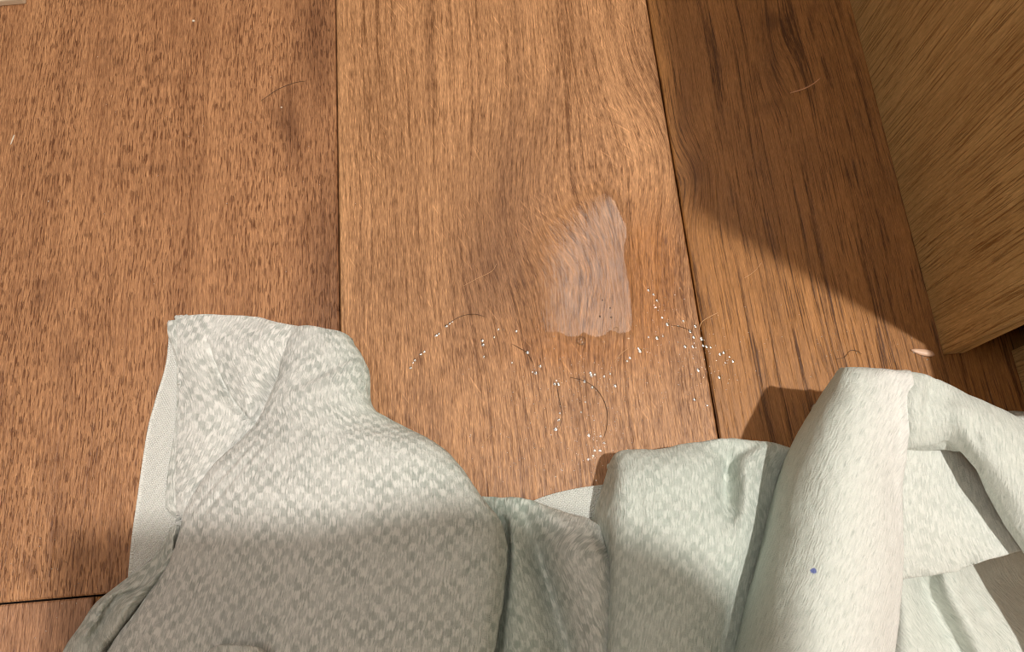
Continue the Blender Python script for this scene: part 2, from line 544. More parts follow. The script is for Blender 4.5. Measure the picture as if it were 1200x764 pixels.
def crease_depth(P):
    q = px(P); out = np.zeros(len(P))
    for pts, dep, w in CREASES:
        L = catmull(np.array(pts, float)[:, None, :], 6)[:, 0]
        m = (q[:, 0] > L[:, 0].min() - 4 * w) & (q[:, 0] < L[:, 0].max() + 4 * w) & (q[:, 1] > L[:, 1].min() - 4 * w) & (q[:, 1] < L[:, 1].max() + 4 * w)
        if not m.any(): continue
        d = np.full(m.sum(), 1e9); t = np.zeros(m.sum()); sg = np.zeros(m.sum())
        for i in range(len(L) - 1):
            a, b = L[i], L[i + 1]; ab = b - a
            k = np.clip(((q[m] - a) @ ab) / (ab @ ab), 0, 1)
            dd = np.linalg.norm(q[m] - a - k[:, None] * ab, axis=1)
            c = dd < d; d[c] = dd[c]; t[c] = (i + k[c]) / (len(L) - 1)
            r = q[m] - a - k[:, None] * ab; nx = np.array([-ab[1], ab[0]]); nx = nx * np.sign(nx[0] + 1e-9); sg[c] = (r @ nx)[c]
        d = np.where(sg > 0, d * 1.7, d * 0.75)     # steep wall on the right side of each crease
        out[m] += 1.0 * dep * np.sin(np.pi * np.clip(0.08 + 0.86 * t, 0, 1)) ** 0.6 * (np.exp(-(d / w) ** 2))
    return out


class Cloth:
    def __init__(s): s.V = []; s.F = []; s.UV = []; s.G = []; s.C = []; s.n = 0

    def patch(s, rows, skirts='', to=0.001, sub=10, green=0.3, amp=0.0006, seed=1, uvr=0.0, uvo=(0, 0), grads=None, cells=0.7):
        P = np.array([[tuple(at(u, v, h * 0.01)) for u, v, h in r] for r in rows], float)
        mid = P.mean((0, 1))
        g = np.full(P.shape[:2], green) if grads is None else np.array(grads, float)[None, :].repeat(len(P), 0) * np.ones(P.shape[:2])
        if 't' in skirts:
            a, b = drop(P[0], P[2], to, mid, 1.0); P = np.concatenate([[b, a], P]); g = np.concatenate([g[:1], g[:1], g])
        if 'b' in skirts:
            a, b = drop(P[-1], P[-3], to, mid, 1.0); P = np.concatenate([P, [a, b]]); g = np.concatenate([g, g[-1:], g[-1:]])
        P = P.swapaxes(0, 1); g = g.swapaxes(0, 1)
        if 'l' in skirts:
            a, b = drop(P[0], P[len(P) // 2], to, mid, 0.2); P = np.concatenate([[b, a], P]); g = np.concatenate([g[:1], g[:1], g])
        if 'r' in skirts:
            a, b = drop(P[-1], P[len(P) // 2], to, mid, 0.2, 0.25); P = np.concatenate([P, [a, b]]); g = np.concatenate([g, g[-1:], g[-1:]])
        P = P.swapaxes(0, 1); g = g.swapaxes(0, 1)
        D = np.concatenate([P, g[..., None]], 2)
        D = catmull(D, sub)
        D = catmull(D.swapaxes(0, 1), sub).swapaxes(0, 1)
        P, g = D[..., :3], D[..., 3]
        P[..., 2] = np.maximum(P[..., 2], 0.0012)
        nr, nc = P.shape[:2]
        # cloth coordinates from arc length
        du = np.linalg.norm(np.diff(P, axis=1), axis=2); u = np.concatenate([np.zeros((nr, 1)), np.cumsum(du, 1)], 1)
        u = u - u[:, nc // 2][:, None]
        dv = np.linalg.norm(np.diff(P, axis=0), axis=2); v = np.concatenate([np.zeros((1, nc)), np.cumsum(dv, 0)], 0)
        v = v - v[nr // 2][None]
        u = u * 0.65 + 0.35 * (P[..., 0] - P[:, nc // 2, 0][:, None]) + P[nr // 2, nc // 2, 0]
        v = -v * 0.65 + 0.35 * (P[..., 1] - P[nr // 2][None, :, 1]) + P[nr // 2, nc // 2, 1]
        c, q = math.cos(uvr), math.sin(uvr)
        UV = np.stack([c * u - q * v + uvo[0], q * u + c * v + uvo[1]], -1)
        # small puckers along the normal
        N = np.cross(np.gradient(P, axis=1), np.gradient(P, axis=0)); N /= np.linalg.norm(N, axis=2, keepdims=True) + 1e-12
        N *= np.where(N[..., 2:].mean() < 0, -1, 1)
        fl = P.reshape(-1, 3)
        nz = vnoise(fl, 55, seed) * 1.0 + vnoise(fl, 130, seed + 3) * 0.5 + vnoise(fl, 280, seed + 5) * 0.22
        k = np.clip((P[..., 2] - 0.002) / 0.006, 0.0, 1)
        P = P + N * (nz.reshape(nr, nc) * amp * k)[..., None]
        P[..., 2] = np.maximum(P[..., 2] - crease_depth(P.reshape(-1, 3)).reshape(nr, nc) * (k > 0.3), 0.0012)
        idx = np.arange(nr * nc).reshape(nr, nc) + s.n
        F = np.stack([idx[:-1, :-1], idx[1:, :-1], idx[1:, 1:], idx[:-1, 1:]], -1).reshape(-1, 4)
        s.V.append(P.reshape(-1, 3)); s.F.append(F); s.UV.append(UV.reshape(-1, 2)); s.G.append(g.ravel()); s.C.append(np.full(nr * nc, cells)); s.n += nr * nc

    def build(s, name, mat, parent=None, thick=0.0012):
        V = np.concatenate(s.V); F = np.concatenate(s.F); UV = np.concatenate(s.UV); G = np.concatenate(s.G)
        me = bpy.data.meshes.new(name)
        me.from_pydata(V.tolist(), [], F.tolist())
        li = np.empty(len(me.loops), np.int32); me.loops.foreach_get('vertex_index', li)
        uvl = me.uv_layers.new(name='UVMap')
        uvl.data.foreach_set('uv', UV[li].ravel().astype(np.float32))
        a = me.attributes.new('green', 'FLOAT', 'POINT'); a.data.foreach_set('value', G.astype(np.float32))
        a = me.attributes.new('cells', 'FLOAT', 'POINT'); a.data.foreach_set('value', np.concatenate(s.C).astype(np.float32))
        me.polygons.foreach_set('use_smooth', [True] * len(me.polygons))
        o = link(name, me, mat, parent)
        md = o.modifiers.new('thickness', 'SOLIDIFY'); md.thickness = thick; md.offset = -1.0
        return o, V


tw = Cloth()
# left lobe, the flat pocketed panel behind the pinch
tw.patch([
    [(208, 373, 1.0), (235, 370, 1.2), (265, 371, 1.3), (300, 373, 1.4), (325, 379, 1.8), (352, 384, 1.2)],
    [(209, 405, 1.1), (228, 404, 1.4), (247, 404, 1.25), (275, 402, 1.7), (308, 402, 2.1), (342, 408, 1.7)],
    [(211, 445, 1.1), (238, 445, 1.6), (261, 446, 0.85), (285, 442, 1.7), (312, 438, 1.5), (332, 440, .8)],
    [(211, 480, 1.1), (245, 482, 1.7), (277, 482, 1.0), (290, 478, 1.2), (304, 474, .8), (320, 478, .5)],
    [(208, 530, 1.1), (235, 530, 1.6), (262, 528, 1.4), (280, 520, .8), (300, 515, .6), (320, 515, .4)],
    [(206, 580, 1.05), (218, 578, 1.4), (232, 572, 1.3), (250, 565, .8), (270, 560, .6), (290, 555, .4)],
    [(208, 603, .9), (216, 606, 1.1), (224, 606, 1.0), (240, 602, .8), (255, 600, .5), (280, 595, .3)],
], 'tlb', 0.005, 22, 0.05, 0.0005, 2)
# narrow folded layer between the hem strip and the left lobe
tw.patch([
    [(197, 377, .75), (202, 375, .9), (209, 375, .9), (216, 378, .8)],
    [(197, 392, .75), (202, 393, .9), (210, 395, .9), (218, 395, .7)],
    [(207, 430, .75), (211, 430, .9), (216, 430, .8), (222, 430, .6)],
    [(206, 493, .75), (211, 493, .9), (216, 493, .8), (222, 493, .6)],
    [(198, 545, .75), (205, 545, .95), (212, 545, .9), (220, 545, .6)],
    [(194, 590, .75), (202, 588, .95), (210, 588, .9), (220, 588, .6)],
    [(205, 607, .7), (210, 606, .8), (216, 605, .7), (224, 604, .6)],
], 'lb', 0.004, 8, 0.15, 0.0002, 5)
# the big bulging sheet
tw.patch([
    [(328, 386, 0.90), (338, 385, 1.30), (350, 383, 1.90), (362, 383, 2.26), (375, 385, 2.45), (388, 387, 2.57), (400, 390, 2.51), (411, 397, 2.20)],
    [(326, 430, 1.30), (334, 424, 2.26), (345, 420, 2.70), (360, 418, 2.94), (380, 418, 3.19), (400, 420, 3.38), (416, 424, 3.19), (430, 432, 2.45)],
    [(308, 478, 1.60), (316, 472, 2.39), (330, 466, 3.01), (350, 462, 3.44), (375, 460, 3.69), (400, 462, 3.81), (422, 466, 3.44), (436, 474, 2.57)],
    [(290, 508, 1.70), (302, 502, 2.51), (325, 498, 3.32), (355, 496, 3.94), (390, 496, 4.18), (420, 496, 3.94), (443, 492, 3.32), (462, 494, 2.57)],
    [(250, 545, 1.80), (266, 540, 2.70), (300, 535, 3.69), (350, 530, 4.56), (410, 526, 4.93), (465, 522, 4.68), (503, 521, 3.94), (522, 527, 2.94)],
    [(220, 592, 1.90), (240, 587, 2.82), (285, 582, 4.06), (350, 576, 5.05), (420, 570, 5.42), (490, 566, 5.24), (540, 566, 4.43), (562, 578, 3.32)],
    [(204, 640, 2.00), (226, 636, 2.94), (275, 632, 4.31), (350, 628, 5.30), (425, 624, 5.73), (500, 620, 5.61), (560, 612, 4.93), (589, 616, 3.94)],
    [(166, 703, 2.00), (192, 700, 3.01), (250, 698, 4.49), (340, 694, 5.42), (425, 690, 5.80), (505, 686, 5.73), (565, 680, 5.11), (592, 676, 4.06)],
    [(122, 768, 2.00), (155, 768, 3.01), (225, 768, 4.49), (330, 768, 5.42), (420, 768, 5.80), (500, 768, 5.73), (553, 768, 5.18), (577, 768, 4.06)],
    [(85, 860, 1.50), (120, 860, 2.57), (200, 860, 3.94), (320, 860, 4.87), (420, 860, 5.18), (490, 860, 5.18), (540, 860, 4.56), (560, 860, 3.63)],
], 'tlrb', 0.003, 20, 0.1, 0.0007, 9, 0.10, grads=[0.05, 0.05, 0.08, 0.12, 0.18, 0.25, 0.4, 0.65])
# folds at the bottom left
tw.patch([
    [(199, 622, .9), (201, 620, 1.2), (203, 617, 1.2), (206, 617, 1.4), (212, 620, 1.0), (220, 625, .6)],
    [(182, 651, .8), (187, 653, 1.4), (191, 654, 1.6), (197, 653, 2.0), (203, 655, 1.0), (215, 660, .5)],
    [(153, 675, .6), (161, 683, 1.5), (167, 686, 1.6), (178, 680, 2.2), (188, 684, 1.1), (205, 690, .5)],
    [(114, 704, .6), (125, 700, 1.5), (134, 703, .5), (147, 712, 2.3), (160, 714, 1.2), (180, 716, .5)],
    [(92, 736, .6), (103, 736, 1.5), (113, 740, .9), (128, 742, 2.3), (142, 744, 1.2), (165, 745, .5)],
    [(73, 766, .6), (84, 768, 1.6), (98, 768, 1.9), (112, 768, 2.2), (124, 768, 1.2), (150, 768, .5)],
    [(30, 860, .6), (45, 860, 1.6), (60, 860, 1.9), (78, 860, 2.0), (95, 860, 1.2), (120, 860, .5)],
], 'ltb', 0.002, 10, 0.3, 0.0004, 13, -0.45)
# the two low folds in the middle
tw.patch([
    [(565, 583, 1.2), (585, 584, 1.8), (602, 583, 2.2), (622, 586, 2.4), (645, 594, 2.6), (668, 602, 2.8), (690, 608, 2.8), (706, 620, 2.2), (716, 640, 1.5)],
    [(565, 612, 1.2), (588, 612, 2.0), (602, 606, 2.8), (618, 606, 2.6), (640, 610, 3.3), (665, 616, 4.0), (688, 622, 4.2), (706, 634, 3.4), (718, 655, 2.0)],
    [(565, 650, 1.2), (583, 650, 1.8), (600, 646, 2.9), (616, 646, 2.7), (634, 650, 1.7), (660, 648, 4.3), (688, 650, 4.9), (706, 658, 4.6), (722, 670, 3.0)],
    [(560, 700, 1.0), (580, 700, 1.8), (602, 698, 3.1), (625, 698, 2.9), (648, 702, 1.7), (670, 698, 3.9), (690, 698, 4.8), (708, 700, 4.6), (724, 705, 3.0)],
    [(555, 768, 1.0), (575, 768, 1.5), (600, 768, 2.9), (632, 768, 3.0), (664, 768, 1.7), (682, 768, 3.0), (696, 768, 4.2), (708, 768, 4.2), (724, 768, 3.0)],
    [(545, 860, 1.0), (565, 860, 1.5), (595, 860, 2.5), (630, 860, 2.6), (664, 860, 1.7), (682, 860, 2.6), (694, 860, 3.6), (706, 860, 3.8), (720, 860, 3.0)],
], 'tb', 0.002, 12, 0.6, 0.0005, 17, 0.0, cells=0.7, grads=[0.7, 0.7, 0.65, 0.6, 0.45, 0.25, 0.25, 0.25, 0.3])
# third lobe
tw.patch([
    [(713, 546, 1.5), (718, 536, 2.6), (727, 530, 3.3), (745, 527, 3.8), (775, 525, 4.1), (812, 519, 4.3), (848, 514, 4.4), (880, 516, 4.2), (910, 521, 3.8), (940, 532, 3.0)],
    [(706, 570, 1.5), (714, 562, 3.2), (728, 552, 4.8), (750, 548, 5.2), (785, 545, 5.4), (830, 540, 5.4), (854, 541, 4.3), (876, 540, 5.6), (903, 545, 4.4), (935, 555, 2.5)],
    [(695, 607, 1.2), (707, 598, 3.2), (724, 588, 5.2), (750, 582, 5.8), (790, 580, 5.9), (832, 582, 5.8), (855, 587, 4.6), (874, 585, 6.0), (898, 588, 4.6), (925, 595, 2.5)],
    [(706, 643, 2.2), (713, 640, 3.6), (722, 630, 5.2), (750, 628, 6.0), (790, 626, 6.2), (825, 625, 6.1), (852, 626, 6.0), (872, 626, 5.8), (890, 630, 4.4), (912, 640, 2.5)],
    [(712, 692, 2.5), (714, 690, 3.8), (722, 690, 5.3), (750, 688, 6.1), (785, 686, 6.3), (815, 685, 6.2), (840, 685, 5.8), (858, 686, 5.2), (875, 690, 4.0), (895, 695, 2.5)],
    [(708, 768, 2.5), (710, 768, 3.8), (718, 768, 5.2), (745, 768, 6.0), (775, 768, 6.2), (800, 768, 6.0), (822, 768, 5.5), (840, 768, 5.0), (858, 768, 4.0), (880, 768, 2.5)],
    [(700, 860, 2.5), (704, 860, 3.8), (712, 860, 5.0), (738, 860, 5.6), (765, 860, 5.6), (790, 860, 5.4), (810, 860, 5.0), (828, 860, 4.4), (845, 860, 3.6), (866, 860, 2.5)],
], 'tlb', 0.003, 16, 0.55, 0.0008, 23, 0.05, cells=0.5)
# tall ridge on the right
tw.patch([
    [(978, 510, 1.0), (982, 510, 1.0), (988, 508, 1.0), (998, 508, 1.0), (1010, 508, 1.0), (1022, 508, 1.0), (1034, 508, 1.0), (1044, 508, 1.0)],
    [(990, 456, 6.5), (993, 455, 6.6), (998, 454, 6.6), (1007, 454, 6.6), (1020, 454, 6.6), (1035, 455, 6.6), (1048, 456, 6.6), (1060, 458, 6.6)],
    [(984, 433, 8.2), (987, 431, 9.0), (993, 430, 9.5), (1005, 430, 9.8), (1020, 431, 9.9), (1035, 432, 10.0), (1050, 434, 10.0), (1066, 436, 9.9)],
    [(958, 470, 6.6), (966, 465, 8.6), (980, 460, 10.0), (1000, 458, 10.8), (1020, 460, 10.9), (1038, 463, 10.8), (1054, 466, 10.5), (1070, 470, 10.1)],
    [(930, 520, 5.6), (941, 514, 8.2), (962, 510, 10.2), (988, 508, 11.0), (1012, 509, 11.1), (1032, 512, 10.8), (1050, 516, 10.2), (1062, 520, 9.4)],
    [(909, 575, 5.0), (921, 570, 8.0), (945, 566, 10.2), (975, 564, 11.2), (1005, 566, 11.3), (1030, 570, 10.7), (1048, 574, 9.6), (1055, 578, 8.4)],
    [(893, 640, 4.8), (907, 637, 7.8), (932, 634, 10.0), (965, 632, 11.2), (1000, 633, 11.3), (1030, 636, 10.6), (1050, 640, 9.3), (1056, 644, 7.8)],
    [(877, 700, 4.5), (892, 699, 7.4), (918, 698, 9.8), (953, 697, 11.1), (992, 698, 11.2), (1025, 700, 10.4), (1046, 702, 9.0), (1053, 705, 7.4)],
    [(860, 768, 4.5), (876, 768, 7.4), (904, 768, 9.8), (940, 768, 11.0), (980, 768, 11.1), (1015, 768, 10.3), (1038, 768, 8.8), (1046, 768, 7.0)],
    [(835, 860, 4.5), (852, 860, 7.0), (880, 860, 9.0), (915, 860, 10.0), (955, 860, 10.0), (992, 860, 9.4), (1016, 860, 8.2), (1026, 860, 6.5)],
], 'lrb', 0.004, 14, 0.35, 0.0006, 29, 0.25, cells=0.12, grads=[0.75, 0.75, 0.65, 0.5, 0.35, 0.2, 0.1, 0.1])
# flap to the right of the ridge
tw.patch([
    [(1040, 436, 9.0), (1075, 437, 10.0), (1100, 445, 9.8), (1130, 459, 9.6), (1165, 476, 9.4), (1200, 495, 9.2), (1250, 528, 9.0), (1310, 580, 8.0)],
    [(1040, 460, 9.5), (1075, 462, 10.7), (1097, 468, 10.1), (1130, 480, 10.6), (1168, 500, 10.5), (1205, 525, 10.2), (1262, 575, 9.8), (1320, 640, 9)],
    [(1040, 495, 9.1), (1072, 495, 10.4), (1098, 492, 10.1), (1126, 500, 10.4), (1160, 535, 10.4), (1200, 580, 10.2), (1260, 650, 9.8), (1330, 740, 9)],
    [(1040, 524, 8.3), (1068, 522, 9.4), (1094, 518, 9.2), (1116, 515, 9.2), (1150, 551, 9.3), (1194, 618, 9.2), (1250, 705, 9.0), (1300, 790, 9)],
], 'tb', 0.078, 12, 0.45, 0.0008, 31, -0.35, cells=0.2)
# layer under the flap
tw.patch([
    [(1036, 512, 8.2), (1065, 512, 8.4), (1095, 505, 7.8), (1130, 500, 6.3), (1170, 520, 5.8), (1210, 550, 5.8), (1240, 590, 5.6)],
    [(1038, 560, 7.8), (1070, 560, 8.0), (1100, 560, 7.4), (1130, 562, 6.6), (1165, 570, 6.3), (1205, 590, 6.4), (1235, 625, 6.2)],
    [(1040, 625, 7.2), (1070, 625, 7.5), (1100, 622, 7.2), (1130, 618, 7.0), (1165, 618, 7.0), (1205, 618, 7.0), (1235, 640, 7.0)],
    [(1042, 677, 6.2), (1062, 675, 6.4), (1098, 671, 6.3), (1132, 664, 6.2), (1156, 656, 6.9), (1202, 644, 7.2), (1230, 640, 7.0)],
], 'b', 0.045, 12, 0.35, 0.0007, 37, -0.3, cells=0.25)
# lowest layer at the lower right
tw.patch([
    [(1036, 640, 3.3), (1065, 640, 4.6), (1082, 645, 3.8), (1105, 640, 4.6), (1140, 630, 2.8), (1180, 620, 1.6), (1222, 610, 1.2)],
    [(1038, 690, 3.0), (1058, 690, 4.8), (1089, 692, 3.4), (1113, 685, 4.8), (1145, 680, 3.4), (1190, 675, 1.8), (1222, 670, 1.2)],
    [(1034, 730, 2.8), (1062, 730, 4.6), (1106, 732, 3.2), (1132, 725, 4.7), (1165, 720, 3.6), (1205, 712, 2.2), (1226, 705, 1.5)],
    [(1028, 768, 2.5), (1066, 768, 4.4), (1122, 768, 3.1), (1150, 768, 4.5), (1180, 760, 3.8), (1215, 752, 2.8), (1232, 745, 2.0)],
    [(1010, 860, 2.5), (1066, 860, 4.0), (1132, 860, 3.4), (1165, 860, 4.2), (1190, 850, 3.6), (1215, 842, 2.8), (1235, 830, 2.2)],
], 'b', 0.002, 12, 0.45, 0.0008, 41, -0.4, cells=0.15)
# far corner showing behind the flap
tw.patch([
    [(1168, 484, .5), (1182, 482, .7), (1194, 482, .7), (1203, 483, .6)],
    [(1172, 495, .7), (1182, 494, 1.0), (1194, 494, 1.0), (1203, 495, .8)],
    [(1176, 515, .7), (1184, 515, 1.0), (1195, 515, 1.0), (1204, 515, .8)],
], 't', 0.001, 6, 0.3, 0.0003, 43)
# little rolled loop at the bottom edge
tw.patch([
    [(238, 771, 5.2), (247, 760, 5.9), (262, 755, 6.4), (285, 756, 6.6), (302, 759, 6.4), (316, 768, 5.7)],
    [(240, 780, 5.3), (250, 768, 6.3), (264, 764, 6.8), (286, 765, 6.9), (304, 768, 6.6), (318, 778, 5.8)],
    [(238, 840, 4.8), (250, 830, 5.5), (264, 828, 5.7), (286, 830, 5.7), (304, 834, 5.5), (320, 842, 5.0)],
], 't', 0.046, 8, 0.2, 0.0002, 47)

spot_px = (951, 667)
allV = np.concatenate(tw.V)
dpx = np.linalg.norm(px(allV) - np.array(spot_px), axis=1)
near = np.where(dpx < 4)[0]
SPOT = tuple(allV[near[np.argmax(allV[near, 2])]])
FABRIC = fabric('waffle_cotton', spot=SPOT)
HEMFAB = fabric('hem_cotton', waffle=0.0, rib=0.25, tiny=0.35)
towel, _ = tw.build('tea_towel', FABRIC)
tag(towel, 'rumpled pale sage and cream waffle weave tea towel heaped on the floor', 'towel')

hm = Cloth()
hm.patch([
    [(199, 381, .3), (207, 381, .35), (216, 381, .35), (232, 381, .3)],
    [(195, 425, .3), (205, 425, .4), (216, 425, .4), (232, 425, .3)],
    [(183, 468, .3), (197, 468, .4), (212, 468, .4), (232, 468, .3)],
    [(173, 508, .3), (190, 508, .4), (208, 508, .4), (232, 508, .3)],
    [(161, 590, .3), (180, 590, .4), (205, 590, .4), (232, 590, .3)],
    [(155, 634, .3), (175, 634, .4), (200, 634, .4), (232, 634, .3)],
    [(150, 690, .3), (172, 690, .4), (200, 690, .4), (232, 690, .3)],
], 'lt', 0.001, 8, 0.12, 0.0001, 53, 0.1)
hem, _ = hm.build('hem', HEMFAB, towel, 0.002)
tag(hem, 'smooth dotted hem strip along the left edge of the towel')
hm = Cloth()
hm.patch([
    [(612, 593, .3), (640, 582, .4), (672, 574, .45), (706, 569, .45), (735, 566, .4)],
    [(616, 604, .3), (644, 596, .4), (676, 590, .5), (708, 586, .5), (735, 584, .4)],
    [(622, 625, .3), (648, 620, .4), (680, 615, .5), (710, 612, .5), (735, 610, .4)],
], 't', 0.001, 8, 0.3, 0.0001, 59, 0.1)
hem, _ = hm.build('hem', HEMFAB, towel, 0.002)
tag(hem, 'flat pale hem corner lying on the floor between two folds')

# ------------------------------------------------------------------ water on the planks
def outline(pts, n):
    P = np.array([(u, v, 0.0) for u, v in pts], float)[:, None, :]
    P = np.concatenate([P, P[:1]])
    return catmull(P, n)[:-1, 0, :2]


edge = outline([(706, 212), (722, 225), (735, 245), (742, 265), (737, 285), (740, 312), (745, 340), (748, 375), (745, 394), (733, 399), (719, 395),
                (711, 401), (700, 404), (690, 401), (684, 397), (676, 402), (664, 403), (654, 398), (640, 396), (622, 398), (608, 385), (604, 350),
                (610, 310), (628, 275), (655, 245), (682, 225)], 4)
ctr = edge.mean(0)
V = []; F = []; cov = []
rings = [(1.0, 0.0002), (0.985, 0.0005), (0.96, 0.0007), (0.85, 0.0008), (0.65, 0.0008), (0.4, 0.0008), (0.2, 0.0008)]
n = len(edge)
for k, h in rings:
    for e in edge:
        p = ctr + (e - ctr) * k
        V.append(tuple(at(p[0], p[1], h)))
        c = np.clip((p[0] - 618) / 75, 0, 1) * np.clip((p[1] - 212) / 95, 0, 1) + 0.9 * np.clip((p[0] - 690) / 40, 0, 1) * np.clip((p[1] - 215) / 40, 0, 1)
        cov.append(float(np.clip(c, 0, 1)))
for r in range(len(rings) - 1):
    for i in range(n):
        j = (i + 1) % n
        F.append((r * n + i, r * n + j, (r + 1) * n + j, (r + 1) * n + i))
V.append(tuple(at(ctr[0], ctr[1], 0.0008))); cov.append(1.0)
for i in range(n):
    F.append(((len(rings) - 1) * n + i, (len(rings) - 1) * n + (i + 1) % n, len(V) - 1))
me = bpy.data.meshes.new('water_puddle')
me.from_pydata(V, [], F)
uvl = me.uv_layers.new(name='UVMap')
for l in me.loops: uvl.data[l.index].uv = V[l.vertex_index][:2]
a = me.attributes.new('cover', 'FLOAT', 'POINT'); a.data.foreach_set('value', cov)
me.polygons.foreach_set('use_smooth', [True] * len(me.polygons))
me.update()
puddle = link('water_puddle', me, WATER_FILM)
tag(puddle, 'shallow clear puddle of spilled water shining on the middle plank', 'puddle')


def dome(name, r, hgt, mat, parent=None, seg=10, me=None):
    if me is None:
        bm = bmesh.new()
        bmesh.ops.create_uvsphere(bm, u_segments=seg, v_segments=10, radius=1.0)
        for v in list(bm.verts):
            v.co = Vector((v.co.x * r, v.co.y * r, v.co.z * hgt))
        o = from_bm(name, bm, mat, parent, True)
    else:
        o = link(name, me, None, parent)
    return o


for u, v, r in ((722, 386, .0022), (681, 399, .0035)):
    o = dome('bubble', r, 0.0011, WATER_SKIN, puddle, 14)
    o.location = at(u, v, 0.0006)

DROPS = [(523, 382), (527, 379), (530, 377), (511, 393), (514, 391), (497, 412), (493, 415), (486, 422), (484, 425), (481, 431), (565, 399), (566, 404),
         (579, 395), (584, 386), (605, 388), (567, 418), (618, 413), (600, 425), (628, 437), (633, 429), (624, 436), (652, 446), (650, 450), (654, 450),
         (693, 440), (697, 439), (692, 437), (708, 441), (715, 438), (685, 447), (694, 454), (686, 471), (681, 483), (656, 484), (655, 492), (651, 503),
         (721, 452), (750, 411), (748, 408), (735, 423), (738, 419), (760, 395), (770, 396), (777, 394), (782, 380), (795, 382), (801, 376), (815, 382), (813, 395),
         (809, 388), (822, 397), (824, 405), (828, 406), (833, 407), (844, 415), (848, 413), (859, 423), (812, 406), (803, 406), (818, 433), (814, 468), (829, 475),
         (704, 511), (708, 519), (697, 528), (689, 538), (695, 534), (703, 528), (690, 510), (855, 418), (850, 425), (843, 442), (760, 340), (766, 345), (770, 352), (776, 372)]
dm = None
for i, (u, v) in enumerate(DROPS):
    if dm is None:
        o = dome('water_droplet', 0.001, 0.0002, WATER, None, 10); dm = o.data
    else:
        o = link('water_droplet', dm)
    k = random.uniform(0.75, 1.5)
    o.scale = (k, k * random.uniform(.8, 1.2), k)
    o.rotation_euler.z = random.uniform(0, 3)
    o.location = at(u, v, 0.00005)
    tag(o, 'tiny clear water droplet glinting on the wooden planks below the puddle', 'droplet', 'water droplets scattered round the puddle')

V = []; F = []
rr = np.random.default_rng(5)
base = [(0, 0, 1)] + [(math.cos(t), math.sin(t), 0) for t in np.arange(6) * math.pi / 3] + [(0.6 * math.cos(t), 0.6 * math.sin(t), .8) for t in np.arange(6) * math.pi / 3]
bf = [(1 + i, 1 + (i + 1) % 6, 7 + (i + 1) % 6, 7 + i) for i in range(6)] + [(7 + i, 7 + (i + 1) % 6, 0) for i in range(6)]
for cx, cy, sx, sy, m in ((700, 450, 90, 45, 260), (820, 420, 45, 35, 130), (690, 520, 40, 30, 110), (770, 370, 25, 25, 50), (960, 400, 80, 30, 60), (620, 540, 90, 40, 100), (200, 150, 170, 130, 60), (70, 690, 60, 40, 40)):
    for _ in range(m):
        u, v = cx + sx * rr.normal() * .7, cy + sy * rr.normal() * .7
        c = at(u, v); r = rr.uniform(.00018, .00042)
        o0 = len(V)
        V += [(c.x + b[0] * r, c.y + b[1] * r, b[2] * r * .25) for b in base]
        F += [tuple(o0 + q for q in f) for f in bf]
me = bpy.data.meshes.new('water_spray'); me.from_pydata(V, [], F)
me.polygons.foreach_set('use_smooth', [True] * len(me.polygons))
spray = link('water_spray', me, WATER)
tag(spray, 'fine mist of water specks sprinkled over the planks', 'water', kind='stuff')

# ------------------------------------------------------------------ hairs, fibres, crumbs
HAIR_D = plain('dark_hair', (0.045, 0.026, 0.014), 0.4)
HAIR_L = plain('pale_fibre', srgb(214, 170, 124), 0.6)
TWIG = plain('brown_fibre', srgb(226, 176, 134), 0.6)
CRUMB = plain('pale_crumb', srgb(226, 214, 196), 0.7)


def strand(name, pts, r, mat, label, cat, group=None, lift=0.0004):
    P = catmull(np.array([tuple(at(u, v, lift + 0.0006 * math.sin(i * 1.7) ** 2)) for i, (u, v) in enumerate(pts)], float)[:, None, :], 6)[:, 0]
    bm = bmesh.new(); prev = None
    for i, p in enumerate(P):
        t = P[min(i + 1, len(P) - 1)] - P[max(i - 1, 0)]; t /= np.linalg.norm(t)
        s = np.cross(t, (0, 0, 1)); s /= np.linalg.norm(s); w = np.cross(s, t)
        k = r * (0.45 + 0.55 * math.sin(math.pi * min(1, (i + 1) / (len(P)))) ** .5)
        ring = [bm.verts.new(p + (s * math.cos(a) + w * math.sin(a)) * k) for a in np.arange(5) * 2 * math.pi / 5]
        if prev:
            for j in range(5): bm.faces.new((prev[j], prev[(j + 1) % 5], ring[(j + 1) % 5], ring[j]))
        else: bm.faces.new(ring)
        prev = ring
    bm.faces.new(prev[::-1])
    return tag(from_bm(name, bm, mat, None, True), label, cat, group)


strand('hair', [(521, 383), (530, 376), (542, 370), (556, 368), (568, 371)], .00018, HAIR_D, 'short dark curved hair on the middle plank left of the puddle', 'hair')
strand('hair', [(668, 442), (684, 446), (698, 455), (708, 470), (712, 488), (710, 505), (706, 516)], .00018, HAIR_D, 'long dark hair curving down the middle plank below the puddle', 'hair')
strand('hair', [(600, 403), (611, 409), (618, 414), (625, 426)], .00016, HAIR_D, 'short dark hair on the middle plank just below left of the puddle', 'hair')
strand('hair', [(652, 448), (656, 470), (659, 487), (655, 503)], .00016, HAIR_D, 'fine dark hair along the grain on the middle plank', 'hair')
strand('hair', [(788, 381), (798, 383), (806, 386), (812, 391)], .00016, HAIR_D, 'tiny dark hair with droplets beside the right plank seam', 'hair')
strand('hair', [(980, 421), (990, 418), (996, 411), (1004, 411), (1010, 415)], .00017, HAIR_D, 'wavy thin hair on the right plank above the towel', 'hair')
strand('hair', [(306, 118), (325, 105), (345, 97), (358, 95)], .00018, HAIR_D, 'thin dark curved hair on the left plank near its dark edge', 'hair')
strand('fibre', [(926, 109), (940, 105), (952, 99), (962, 91)], .0006, TWIG, 'curved brown wisp lying in the shadow on the right plank', 'fibre')
